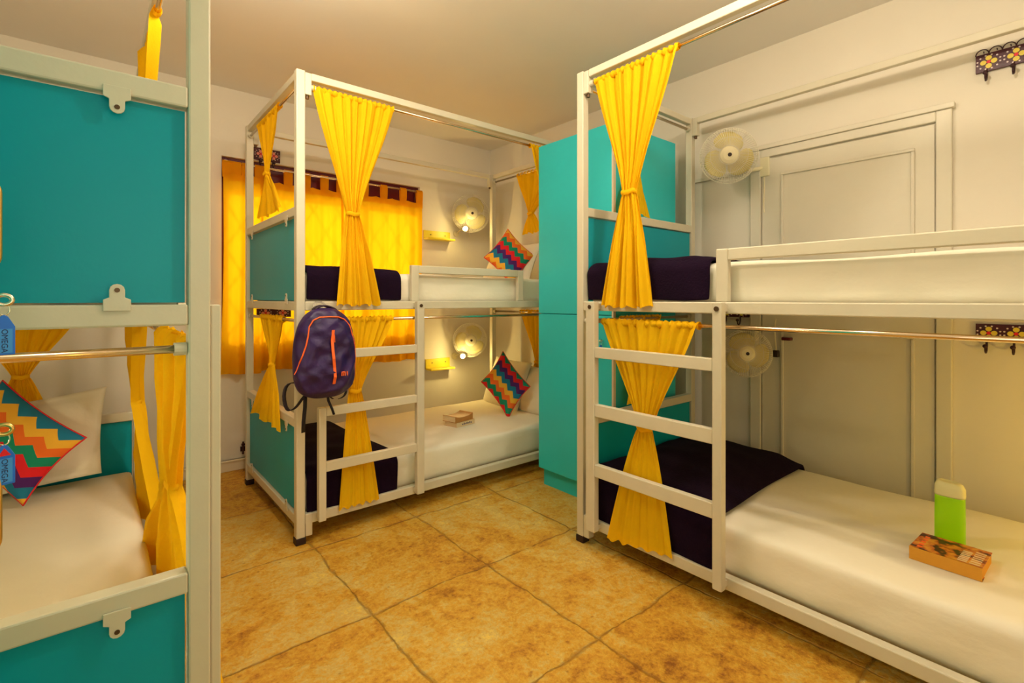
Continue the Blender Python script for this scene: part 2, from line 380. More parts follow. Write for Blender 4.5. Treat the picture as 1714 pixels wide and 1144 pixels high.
# ---------------------------------------------------------------- bunk beds
T = .04
def bunk(name, label, org, ang, L, D, panels, rungs, lad, guard, full_left=True, far_panel=False):
    """local u along the bed, v from the aisle side inwards"""
    ca, sa = math.cos(ang), math.sin(ang)
    org = Vector(org)
    f = lambda p: Vector((org.x + ca*p[0] - sa*p[1], org.y + sa*p[0] + ca*p[1], p[2]))
    root = thing(name, label, 'bunk bed', org)
    fr = M['frame']
    H = 2.225
    def part(n, boxes, m=fr, bevel=.004, parent=None, label=None):
        b_ = nb()
        for a, b in boxes: box(b_, a, b, f)
        return obj(n, b_, m, parent or root, bevel=bevel, label=label)
    for (u, v) in ((0, 0), (L-T, 0), (0, D-T), (L-T, D-T)):
        p = part('corner_post', [((u, v, .03), (u+T, v+T, H))])
        part('foot', [((u-.003, v-.003, 0), (u+T+.003, v+T+.003, .032))], M['foot'], .003, p, label='black rubber foot')
    # short leg sleeves beside the aisle posts
    for u0, u1 in ((T+.002, T+.034), (L-T-.034, L-T-.002)):
        part('leg_sleeve', [((u0, .0005, .032), (u1, T-.0005, .137))])
    # long rails
    for v in (0, D-T):
        part('lower_side_rail', [((T, v+.002, .089), (L-T, v+T-.002, .135))])
        part('upper_side_rail', [((T, v+.001, 1.096), (L-T, v+T-.001, 1.139))])
        part('canopy_rail', [((T+.03, v+.004, 2.187), (L-T-.03, v+T-.004, H-.003))])
        for ua, ub in ((T, T+.03), (L-T-.03, L-T)):
            bk = part('rail_bracket', [((ua, v+.002, 2.115), (ub, v+T-.002, H-.006))], bevel=.003)
            b_ = nb(); mid = (ua+ub)/2
            tube(b_, [f((mid, v+T/2, 2.118)), f((mid, v+T/2, 2.10))], .008, 12); obj('bolt_head', b_, M['bolt'], bk)
    for u in (0, L-T):
        part('lower_end_rail', [((u+.002, T, .089), (u+T-.002, D-T, .135))])
        part('upper_end_rail', [((u+.001, T, 1.096), (u+T-.001, D-T, 1.139))])
        part('canopy_rail', [((u+.004, T, 2.187), (u+T-.004, D-T, H-.003))])
    # slatted bases
    part('slatted_base', [((T, D*k/9-.03, .096), (L-T, D*k/9+.03, .112)) for k in range(1, 9)], bevel=0)
    part('slatted_base', [((T, D*k/9-.03, 1.102), (L-T, D*k/9+.03, 1.116)) for k in range(1, 9)], bevel=0)
    # end panels with their rails and clips
    ends = []
    for (pe, za, zb, upper) in panels:
        u = 0 if pe == 0 else L-T
        part('panel_rail', [((u+.001, T, zb), (u+T-.001, D-T, zb+.043))])
        pn = part('end_panel', [((u+.018, T+.004, za+.004), (u+.028, D-T-.004, zb-.004))], M['teal'], 0, label='turquoise board')
        out = u + .001 if pe == 0 else u + T - .001
        s = -1 if pe == 0 else 1
        for vv in (.155, D-.185):
            for zc, sg in ((za, 1), (zb, -1)):
                b_ = nb()
                w = .021
                pts = [(-w, -.012*1), (w, -.012), (w, .010), (.012, .014)] + [(.012*math.cos(R(a)), .028+.012*math.sin(R(a))) for a in range(0, 181, 30)] + [(-.012, .014), (-w, .010)]
                f0 = lambda p: f((out + s*.001, vv+p[0], zc+sg*p[1])); f1 = lambda p: f((out + s*.005, vv+p[0], zc+sg*p[1]))
                prism(b_, pts, f0, f1)
                cl = obj('panel_clip', b_, fr, root, bevel=.001)
                b_ = nb(); tube(b_, [f((out + s*.0045, vv, zc+sg*.028)), f((out + s*.0062, vv, zc+sg*.028))], .0045, 12)
                obj('screw', b_, M['bolt'], cl)
    # ladder
    if lad:
        (a0, a1), (b0, b1) = lad
        lt = 1.139 if full_left else rungs[1][1]
        for q0, q1, zt in ((a0, a1, lt), (b0, b1, 1.139)):
            up = part('ladder_upright', [((q0, -.056, .105), (q1, -.022, zt))])
            part('standoff', [((q0+.006, -.022, .108), (q1-.006, .002, .130))], bevel=.001, parent=up)
            if zt > 1: part('standoff', [((q0+.006, -.022, 1.104), (q1-.006, .001, 1.130))], bevel=.001, parent=up)
            b_ = nb(); m_ = (q0+q1)/2
            if zt > 1: tube(b_, [f((m_, -.0555, zt-.024)), f((m_, -.060, zt-.024))], .009, 14); obj('bolt', b_, M['bolt'], up, label='dark bolt through the ladder top')
            else: b_.free()
        for za, zb in rungs: part('ladder_rung', [((a1, -.052, za), (b0, -.025, zb))], bevel=.003)
    # guard rail
    g0, g1 = guard
    part('guard_rail', [((g0, .004, 1.139), (g0+.045, .032, 1.335)), ((g1-.045, .004, 1.139), (g1, .032, 1.335)), ((g0+.045, .004, 1.292), (g1-.045, .032, 1.335))], bevel=.004)
    # curtain rods
    def rod(a, b, r=.0085):
        b_ = nb(); tube(b_, [f(a), f(b)], r, 14); o = obj('curtain_rod', b_, M['rod'], root, smooth=True, label='polished steel curtain rod')
        d = (Vector(b)-Vector(a)).normalized()
        for e, s_ in ((a, 1), (b, -1)):
            b_ = nb(); e = Vector(e); tube(b_, [f(e), f(e + d*s_*.022)], .0135, 14); obj('rod_holder', b_, fr, o, label='white rod holder')
    rod((T+.001, .020, 1.047), (L-T-.001, .020, 1.047)); rod((T+.03, .020, 2.158), (L-T-.03, .020, 2.158), .0075)
    for u in (.020, L-.020):
        rod((u, T+.001, 1.047), (u, D-T-.001, 1.047)); rod((u, T+.001, 2.158), (u, D-T-.001, 2.158), .0075)
    return root, f

P0 = [(0, .135, .545, 0), (0, 1.139, 1.543, 1)]
BBr, fb = bunk('bunk_bed', 'white metal bunk bed before the window, with a purple backpack on its post', (.72, 2.425, 0), 0, 1.95, 1.03,
     P0, ((.864, .907), (.596, .638), (.333, .378)), ((.085, .12), (.602, .645)), (.60, 1.404), full_left=False)
RBr, fr_ = bunk('bunk_bed', 'white metal bunk bed along the right wall, with a green bottle on its lower mattress', (1.764, 1.632, 0), R(-90), 1.95, 0.99,
     P0, ((.888, .935), (.625, .680), (.356, .412)), ((.105, .155), (.709, .745)), (.692, 1.80))
LBr, fl = bunk('bunk_bed', 'white metal bunk bed closest to the camera, cut off by the left picture edge', (.188, 1.214, 0), R(90), 1.95, 1.03,
     P0 + [(1, .135, .545, 0)], None, None, (.35, 1.1))
bm = nb(); box(bm, (.189, 1.222, .09), (.208, 1.252, 1.138)); obj('side_batten', bm, M['frame'], LBr, bevel=.003)

# ---------------------------------------------------------------- mattresses, blankets
def mattress(label, f, L, D, zb, zt):
    bm = nb()
    NX, NY = 48, 26
    a, b = T+.012, T+.006
    c, d = L-T-.012, D-T-.006
    r = .035
    def top(s, t):
        u = a + (c-a)*s; v = b + (d-b)*t
        e = min(u-a, c-u, v-b, d-v)
        k = min(1, e/r)
        z = zt - r*.8*(1-math.sqrt(max(0, 1-(1-k)**2)))
        z += .010*math.sin(math.pi*s)*math.sin(math.pi*t)
        z += .0035*(math.sin(u*11+v*4+zt*9)+math.sin(u*5-v*13))*k
        return u, v, z
    # ring profile: sample non-uniform near edges
    def samp(n, ln):
        e = [0, .15, .35, .6, 1.0]
        inner = [r*x/ln for x in e]
        m = [inner[-1] + (1-2*inner[-1])*i/(n) for i in range(1, n)]
        return inner + m + [1-x for x in inner[::-1]]
    us = samp(NX, c-a); vs = samp(NY, d-b)
    G = [[bm.verts.new(f(top(s, t))) for t in vs] for s in us]
    for i in range(len(us)-1):
        for j in range(len(vs)-1): bm.faces.new((G[i][j], G[i+1][j], G[i+1][j+1], G[i][j+1]))
    # sides
    loop = [(i, 0) for i in range(len(us))] + [(len(us)-1, j) for j in range(1, len(vs))] + [(i, len(vs)-1) for i in range(len(us)-2, -1, -1)] + [(0, j) for j in range(len(vs)-2, 0, -1)]
    prev = [G[i][j] for i, j in loop]
    cu, cv = (a+c)/2, (b+d)/2
    for lev in range(1, 7):
        q = lev/6; cur = []
        for n_, (i, j) in enumerate(loop):
            u, v, z = top(us[i], vs[j])
            z = z + (zb - z)*q
            inn = .0 if lev < 5 else (.006 if lev == 5 else .018)
            wob = .003*math.sin(n_*.9+q*5+zt*3)*(1 if lev < 6 else 0)
            u += (-1 if u > cu else 1)*inn*(1 if j in (0, len(vs)-1) and i in (0, len(us)-1) or i in (0, len(us)-1) else 0)
            v += (-1 if v > cv else 1)*(inn+wob*.6)*(1 if j in (0, len(vs)-1) else 0)
            cur.append(bm.verts.new(f((u, v, z))))
        for k in range(len(loop)):
            k2 = (k+1) % len(loop); bm.faces.new((prev[k], cur[k], cur[k2], prev[k2]))
        prev = cur
    bm.faces.new(prev)
    p = f((a, b, zb))
    o = obj('mattress', bm, M['sheet'], smooth=True, loc=p)
    return tag(o, label, 'mattress')
for f, L, D, who in ((fb, 1.95, 1.03, ('the bunk bed in front of the window', )), (fr_, 1.95, .99, ('the bunk bed along the right wall', )), (fl, 1.95, 1.03, ('the nearest bunk bed at the left edge', ))):
    mattress('white sheeted lower mattress of ' + who[0], f, L, D, .114, .305)
    mattress('white sheeted upper mattress of ' + who[0], f, L, D, 1.118, 1.285)

def blanket(label, f, D, zt, zb, u0, uf, ub, hump=.02, drop=None, th=.014, bulge=.012):
    """folded blanket over the foot end; edge runs from uf (aisle side) to ub (wall side)"""
    bm = nb()
    # path across: up the aisle side, over the top, down the wall side
    v0, v1 = T+.004, D-T-.004
    prof = []
    zf = drop if drop is not None else zb+.004
    n = 10
    for i in range(n): prof.append((0, zf + (zt-.03-zf)*i/(n-1)))
    for a in (20, 45, 70): prof.append((1-math.cos(R(a)), zt-.03+.03*math.sin(R(a))))
    m = 22
    P = [(v0 + (0.03*q if 0 < q < 1 else 0) - (bulge if q == 0 else bulge*.6*(1-q)), z) for q, z in prof]
    for i in range(m+1): P.append((v0+.03 + (v1-v0-.06)*i/m, zt))
    for a in (70, 45, 20): P.append((v1 - .03*(1-math.cos(R(a))), zt-.03+.03*math.sin(R(a))))
    for i in range(n): P.append((v1, zt-.03 - (zt-.03-zf)*i/(n-1)))
    K = 24; G = []
    for j, (v, z) in enumerate(P):
        row = []
        q = (v-v0)/(v1-v0); ue = uf + (ub-uf)*max(0, min(1, q))
        side = 1 if z < zt-.001 else 0
        side0 = 0 if side else 1
        for k in range(K+1):
            s = k/K; u = u0 + (ue-u0)*s + .006*math.sin(v*7+1)*s*side0
            zz = z
            if not side:
                e = min(1, (1-s)*6); zz += (hump*(.35+.65*math.sin(math.pi*min(1, s*1.05))*math.sin(math.pi*(.15+.8*q))) + .004*math.sin(u*23+v*9) + .003*math.sin(v*31))*e
            else: zz += .002*math.sin(u*20)
            vv = v + (-.004 - .004*math.sin(u*17+z*20) if v < v0+.02 else 0)
            row.append(bm.verts.new(f((u, vv, zz))))
        G.append(row)
    for A, B in zip(G, G[1:]):
        for k in range(K): bm.faces.new((A[k], A[k+1], B[k+1], B[k]))
    bm.normal_update()
    o = obj('folded_blanket', bm, M['blanket'], smooth=True, loc=f((u0, v0, zt)))
    so = o.modifiers.new('thick', 'SOLIDIFY'); so.thickness = th; so.offset = 1 
    sb = o.modifiers.new('sub', 'SUBSURF'); sb.levels = 1; sb.render_levels = 1
    return tag(o, label, 'blanket')
blanket('dark violet blanket over the foot of the lower mattress before the window', fb, 1.03, .316, .12, T+.012, .525, .49, .018)
blanket('dark violet blanket over the foot of the upper mattress before the window', fb, 1.03, 1.293, 1.145, T+.012, .545, .50, .015, drop=1.145)
blanket('dark violet blanket over the foot of the lower mattress along the right wall', fr_, .99, .318, .12, T+.012, .675, .655, .075)
blanket('dark violet blanket over the foot of the upper mattress along the right wall', fr_, .99, 1.297, 1.145, T+.004, .655, .62, .025, drop=1.145, bulge=.004)

# ---------------------------------------------------------------- curtains
def curtain(label, O, d, n, top, waist, bot, amp=(.016, .03), folds=9, bulge=0.03, wind=.45, seed=1, group=None, ease=1.0, name='tied_curtain', z_skew=0, bz=None, low=True, bt=0, poff=-.008):
    """O + d*s + n*off ; top=(s0,s1,z) waist=(s,width,z) bot=(s0,s1,z)"""
    rnd = random.Random(seed)
    O = Vector(O); d = Vector(d).normalized(); n = Vector(n).normalized()
    NU, NV1, NV2 = 110, 30, 24
    ph = [rnd.uniform(0, 6.28) for _ in range(6)]
    warp = [rnd.uniform(-.5, .5) for _ in range(4)]
    def warpt(t): return t + .05*sum(w*math.sin(math.pi*(i+1)*t+ph[i]) for i, w in enumerate(warp))
    def crease(x):
        # rounded ridge with a sharper valley
        return (abs(math.sin(x*.5))**.8)*2 - 1.25
    def wave(t, v, lowpart=0.0):
        tt = warpt(t)
        a = crease(2*math.pi*folds*tt + ph[0] + .25*math.sin(v*3+ph[5]))
        b = math.sin(2*math.pi*(folds*.37)*tt + ph[1] + v*.8)
        c = math.sin(2*math.pi*(folds*1.9)*tt + ph[2] + v)
        up = a*.60 + b*.40 + c*.14
        if not lowpart: return up
        lo = .75*crease(2*math.pi*(folds*.36)*tt + ph[3] + v*.5) + .30*math.sin(2*math.pi*folds*.8*tt + ph[2] + v) + .10*math.sin(2*math.pi*folds*1.7*tt+ph[1]+v*2)
        return up*(1-lowpart) + lo*lowpart
    bm = nb(); G = []
    s0, s1, zt = top; sw, ww, zw = waist; b0, b1, zb = bot
    rows = [(0, i/NV1) for i in range(NV1+1)] + [(1, (i+1)/NV2) for i in range(NV2)]
    if not low: rows = rows[:NV1+1]
    for part, q in rows:
        row = []
        for i in range(NU+1):
            t = i/NU
            if part == 0:
                e = q**ease
                es = (1-math.cos(math.pi*min(1, q)))/2
                e = e*.75 + es*.25 if ease == 1 else e
                a0, a1 = s0 + (sw-ww/2-s0)*e, s1 + (sw+ww/2-s1)*e
                s = a0 + (a1-a0)*t
                ra = rnd
                z = zt + (zw-zt)*q
                if q < .08: z += .0035*math.sin(2*math.pi*folds*2.3*t + ph[3])*(1-q/.08)
                A = amp[0]*(1-.35*e) * (1 if q > .03 else .6)
                # cloth droops slightly below the straight edge
                off = wave(t, q)*A + wind*0
                hem = 0
            else:
                e = q**.8
                a0, a1 = (sw-ww/2) + (b0-(sw-ww/2))*e, (sw+ww/2) + (b1-(sw+ww/2))*e
                s = a0 + (a1-a0)*t
                z = zw + (zb-zw)*q
                if bz: z = zw + (zb + bz*(t-.5) - zw)*q
                A = amp[0]*.65 + (amp[1]-amp[0]*.65)*e
                off = wave(t, 1+q, min(1, q*2.2))*A + bulge*e*(1 + bt*(1-2*t))
                hem = .006*math.sin(2*math.pi*folds*.6*t+ph[4])*q**4
            # the waist bundle is round
            wd = abs(z-zw)/.12
            if wd < 1: off += .012*math.sin(math.pi*t)*(1-wd)
            row.append(bm.verts.new(O + d*s + n*off + Vector((0, 0, z+hem))))
        G.append(row)
    for A, B in zip(G, G[1:]):
        for k in range(NU): bm.faces.new((A[k], A[k+1], B[k+1], B[k]))
    loc = O + d*((s0+s1)/2) + Vector((0, 0, zt))
    root = tag(obj(name, bm, M['curtain'], smooth=True, loc=loc), label, 'curtain', group)
    # ruffled pocket round the rod
    bm = nb(); rings = []; zr = 2.158 if zt > 2 else 1.047
    NP = 120
    for i in range(NP+1):
        t = i/NP; ru = 1 + .22*math.sin(2*math.pi*folds*1.8*t+ph[3]) + .10*math.sin(2*math.pi*folds*3.7*t+ph[2])
        rings.append([bm.verts.new(O + d*(s0+(s1-s0)*t) + n*(poff + .0125*ru*math.cos(2*math.pi*k/8)) + Vector((0, 0, zr + .0145*ru*math.sin(2*math.pi*k/8)))) for k in range(8)])
    for A, B in zip(rings, rings[1:]):
        for k in range(8): bm.faces.new((A[k], A[(k+1) % 8], B[(k+1) % 8], B[k]))
    obj('rod_pocket', bm, M['curtain'], root, smooth=True)
    # tie band round the waist
    if low:
        bm = nb(); rings = []
        K = 20
        for zz, rr in ((.010, .86), (.006, .96), (0, .99), (-.006, .96), (-.010, .86)):
            rings.append([bm.verts.new(O + d*(sw + (ww/2+.004)*rr*math.cos(2*math.pi*k/K)) + n*(.006 + .020*rr*math.sin(2*math.pi*k/K)) + Vector((0, 0, zw+zz+.003*math.sin(k)))) for k in range(K)])
        for A, B in zip(rings, rings[1:]):
            for k in range(K): bm.faces.new((A[k], A[(k+1) % K], B[(k+1) % K], B[k]))
        obj('tie_band', bm, M['curtain'], root, smooth=True)
    return root
XA, YA = (1, 0, 0), (0, 1, 0)
# bunk before the window: aisle side (y plane), left end (x plane), right end
yb = 2.437
curtain('yellow tied curtain hanging from the canopy rail just right of the backpack post', (0, yb, 0), XA, (0, -1, 0), (.80, 1.218, 2.153), (.992, .068, 1.575), (.895, 1.125, 1.120), folds=9, seed=2, bulge=.035)
curtain('yellow tied curtain behind the ladder of the bunk before the window', (0, yb, 0), XA, (0, -1, 0), (.85, 1.217, 1.058), (1.005, .06, .69), (.915, 1.125, .120), folds=9, seed=3, bulge=.022, amp=(.012, .0065))
curtain('small yellow tied curtain above the left end panel of the bunk before the window', (.735, 0, 0), YA, (-1, 0, 0), (2.77, 3.21, 2.153), (2.985, .05, 1.84), (2.66, 3.13, 1.605), folds=7, seed=4, poff=-.005, amp=(.013, .02), bulge=.012)
curtain('narrow yellow tied curtain between the two left end panels of the bunk before the window', (.735, 0, 0), YA, (-1, 0, 0), (2.70, 3.12, 1.066), (2.88, .045, .80), (2.62, 3.19, .50), folds=7, seed=5, poff=-.005, amp=(.013, .02), bulge=.035)
curtain('yellow tied curtain above the chevron cushion on the upper bunk, beside the locker', (2.648, 0, 0), YA, (-1, 0, 0), (2.50, 3.12, 2.153), (2.94, .06, 1.825), (2.78, 3.02, 1.67), folds=8, seed=6, amp=(.015, .018), bulge=.01)
curtain('thin yellow tied curtain hanging at the canopy corner against the turquoise locker', (0, yb, 0), XA, (0, -1, 0), (2.19, 2.60, 2.153), (2.40, .06, 1.60), (2.32, 2.52, 1.16), folds=8, seed=7)
curtain('orange lit tied curtain at the head of the lower bunk, beside the locker', (2.648, 0, 0), YA, (-1, 0, 0), (2.50, 3.08, 1.066), (2.86, .06, .66), (2.75, 2.98, .42), folds=8, seed=8, amp=(.014, .016), bulge=.0)
# right bunk
xr = 1.776
curtain('large yellow tied curtain hanging from the canopy rail of the bunk along the right wall', (xr, 0, 0), YA, (-1, 0, 0), (1.10, 1.532, 2.153), (1.334, .075, 1.612), (1.205, 1.465, 1.117), folds=9, seed=9, bulge=.035)
curtain('yellow tied curtain behind the ladder of the bunk along the right wall', (xr, 0, 0), YA, (-1, 0, 0), (1.012, 1.490, 1.060), (1.255, .070, .607), (1.112, 1.438, .104), folds=9, seed=10, bulge=.022, amp=(.014, .0065), bz=-.045)
curtain('yellow tied curtain half hidden behind the large one of the right bunk', (0, 1.612, 0), XA, (0, -1, 0), (2.02, 2.34, 2.150), (2.18, .06, 1.84), (2.03, 2.33, 1.598), folds=7, seed=11, amp=(.014, .02), bulge=.0)
curtain('dim orange tied curtain at the far end of the lower right bunk', (0, 1.612, 0), XA, (0, -1, 0), (2.08, 2.42, 1.064), (2.25, .06, .82), (2.12, 2.40, .60), folds=7, seed=12, amp=(.013, .018), bulge=.0)
# left bunk
xl = .165
curtain('orange shaded tied curtain just left of the nearest white post', (xl, 0, 0), YA, (1, 0, 0), (1.30, 1.95, 1.064), (1.73, .12, .62), (1.34, 2.42, .17), folds=9, seed=13, poff=.003, bulge=.040, amp=(.034, .045), bt=1.0)
curtain('yellow tied curtain at the far aisle corner of the lower left bunk', (xl-.02, 0, 0), YA, (1, 0, 0), (2.62, 3.10, 1.064), (2.86, .08, .68), (2.15, 3.06, .21), folds=4, seed=14, poff=.003, bulge=.05, amp=(.04, .05))
curtain('yellow tied curtain high at the far aisle corner of the upper left bunk', (xl, 0, 0), YA, (1, 0, 0), (2.12, 3.05, 2.153), (2.72, .07, 1.66), (2.55, 2.95, 1.16), folds=5, seed=15, poff=.003, bulge=.03, amp=(.03, .03))
curtain('orange tied curtain over the pillow at the far end of the lower left bunk', (0, 3.144, 0), XA, (0, -1, 0), (-.44, -.06, 1.064), (-.255, .055, .80), (-.36, -.14, .55), folds=9, seed=16, amp=(.014, .018), bulge=.0)

# window curtains with tab tops
def window_curtain(label, x0, x1, zt, zb, tabs, seed, y=3.735):
    rnd = random.Random(seed); ph = rnd.uniform(0, 6)
    NU, NV = 120, 30; bm = nb(); G = []
    fo = (x1-x0)/.14
    for j in range(NV+1):
        q = j/NV; row = []
        for i in range(NU+1):
            t = i/NU
            A = .006 + .016*q
            off = A*(math.sin(2*math.pi*fo*t+ph) + .4*math.sin(2*math.pi*fo*2.1*t+ph*2+q))
            z = zt + (zb-zt)*q - .012*math.sin(math.pi*((t*len(tabs)) % 1))*(1-q)**6 + .006*math.sin(2*math.pi*fo*.5*t+ph)*q
            row.append(bm.verts.new((x0+(x1-x0)*t + .012*math.sin(q*4+ph)*q, y + off, z)))
        G.append(row)
    for A, B in zip(G, G[1:]):
        for k in range(NU): bm.faces.new((A[k], A[k+1], B[k+1], B[k]))
    root = tag(obj('window_curtain', bm, M['window_cloth'], smooth=True, loc=((x0+x1)/2, y, zt)), label, 'curtain')
    bm = nb(); G = []
    for q in (0, 1):
        G.append([bm.verts.new((x0+(x1-x0)*i/60, y-.010 + .006*math.sin(2*math.pi*fo*i/60+ph), zt-.05*q - (.012*math.sin(math.pi*((i/60*len(tabs)) % 1)) if q == 0 else 0))) for i in range(61)])
    for i in range(60): bm.faces.new((G[0][i], G[0][i+1], G[1][i+1], G[1][i]))
    obj('heading_band', bm, M['window_cloth'], root, smooth=True)
    for tx in tabs:
        bm = nb(); w = .028
        pth = [(tx, y-.001, zt-.03), (tx, y-.010, zt+.03), (tx, y-.012, 2.05), (tx, y, 2.065), (tx, y+.012, 2.05), (tx, y+.010, zt+.03), (tx, y+.001, zt-.03)]
        ribbon(bm, pth, (1, 0, 0), w*2, .001); obj('tab', bm, M['window_cloth'], root)
    return root
window_curtain('narrow yellow tab-top window curtain at the left side of the window', .650, .885, 1.985, .648, [.672, .725, .785, .865], 1)
window_curtain('wide yellow tab-top window curtain in the middle of the window', .875, 1.455, 1.965, .655, [.905, 1.055, 1.18, 1.31, 1.43], 2, 3.742)
window_curtain('yellow tab-top window curtain at the right side of the window', 1.435, 2.13, 1.965, .645, [1.46, 1.62, 1.78, 1.95, 2.10], 3)
bm = nb(); tube(bm, [(.655, 3.735, 2.052), (2.125, 3.735, 2.052)], .008, 12); rodo = tag(obj('window_curtain_rod', bm, M['rod'], smooth=True, loc=(1.39, 3.735, 2.052)), 'slim metal rod carrying the tab-top curtains at the window', 'curtain rod')
bm = nb()
for x in (.665, 2.12): box(bm, (x-.01, 3.735, 2.035), (x+.01, 3.785, 2.068))
obj('rod_bracket', bm, M['rod'], rodo)

# ---------------------------------------------------------------- pillows and cushions
def pillow(name, c, e1, e2, th, m, label, cat, piping=None, pinch=.10, flange=0, vofs=0):
    c, e1, e2 = Vector(c), Vector(e1), Vector(e2); n = e1.cross(e2).normalized()
    K = 28; bm = nb(); uvl = bm.loops.layers.uv.new('UVMap')
    def P(a, b, s):
        x = a*(1-pinch*(1-b*b)); y = b*(1-pinch*(1-a*a))
        aa, bb = min(1, abs(a)*(1+flange)), min(1, abs(b)*(1+flange))
        h = ((1-aa**2.2)*(1-bb**2.2))**.5 if aa < 1 and bb < 1 else 0
        wr = .05*math.sin(a*9+b*4)*h*(1-h)
        return c + e1*x + e2*y + n*s*(th*(h+wr) + .0015)
    fr = []
    sides = {}
    for s in (1, -1):
        sides[s] = [[bm.verts.new(P(-1+2*i/K, -1+2*j/K, s)) for j in range(K+1)] for i in range(K+1)]
        G = sides[s]
        for i in range(K):
            for j in range(K):
                q = [(i, j), (i+1, j), (i+1, j+1), (i, j+1)]
                fc = bm.faces.new([G[x][y] for x, y in q])
                for lp, (x, y) in zip(fc.loops, q): lp[uvl].uv = (x/K, y/K + vofs)
    A, B = sides[1], sides[-1]
    edge = [(i, 0) for i in range(K)] + [(K, j) for j in range(K)] + [(i, K) for i in range(K, 0, -1)] + [(0, j) for j in range(K, 0, -1)]
    for (i, j), (i2, j2) in zip(edge, edge[1:]+edge[:1]):
        fc = bm.faces.new((A[i][j], A[i2][j2], B[i2][j2], B[i][j]))
        for lp in fc.loops: lp[uvl].uv = (i/K, j/K + vofs)
    o = tag(obj(name, bm, m, smooth=True, loc=c), label, cat)
    if piping:
        bm = nb()
        pts = [c + e1*(-1+2*i/K)*(1-pinch*(1-(-1+2*j/K)**2)) + e2*(-1+2*j/K)*(1-pinch*(1-(-1+2*i/K)**2)) for i, j in edge]
        tube(bm, pts, .0035, 6, closed=True); obj('piping', bm, piping, o, smooth=True)
    return o
# chevron cushions: e1, e2 run along the sides (diamond standing on a corner)
def cushion(L_, T_, R_, B_, th, label, flip=False, vofs=0):
    L_, T_, R_, B_ = map(Vector, (L_, T_, R_, B_))
    c = (L_+T_+R_+B_)/4
    h = (R_-L_)/2; v = (T_-B_)/2
    e1 = (v+h)/2; e2 = (v-h)/2
    if flip: e1, e2 = e2, e1
    return pillow('chevron_cushion', c, e1*1.04, e2*1.04, th, M['chevron'], label, 'cushion', M['red'], .10, vofs=vofs)
cushion((2.185, 2.96, .53), (2.335, 2.90, .765), (2.415, 2.70, .505), (2.27, 2.76, .318), .055, 'chevron patterned cushion on the lower mattress beside the small books', True, 0)
cushion((2.260, 3.04, 1.43), (2.44, 2.96, 1.715), (2.54, 2.80, 1.44), (2.38, 2.85, 1.295), .055, 'chevron patterned cushion on the upper mattress below the canopy', True, .31)
cushion((-.48, 3.06, .56), (-.305, 3.04, .79), (-.03, 2.76, .57), (-.225, 2.80, .33), .07, 'chevron patterned cushion on the lower left bunk, in front of a white pillow', True, .46)
pillow('pillow', (2.54, 3.12, .47), (.03, .26, 0), (.07, -.01, .19), .055, M['pillow'], 'white pillow propped at the head of the lower mattress, behind the chevron cushion', 'pillow', pinch=.05)
pillow('pillow', (2.56, 2.74, .46), (.0, .24, 0), (.07, -.01, .17), .05, M['pillow'], 'white pillow between the chevron cushion and the turquoise locker, lower bunk', 'pillow', pinch=.05)
pillow('pillow', (2.535, 3.06, 1.43), (.0, .30, 0), (.07, 0, .15), .05, M['pillow'], 'white pillow behind the chevron cushion on the upper mattress by the window', 'pillow', pinch=.05)
pillow('pillow', (-.235, 3.03, .515), (.27, -.04, .035), (.01, .07, .185), .05, M['pillow'], 'white flanged pillow leaning at the far end of the lower left bunk', 'pillow', pinch=.05, flange=.18)

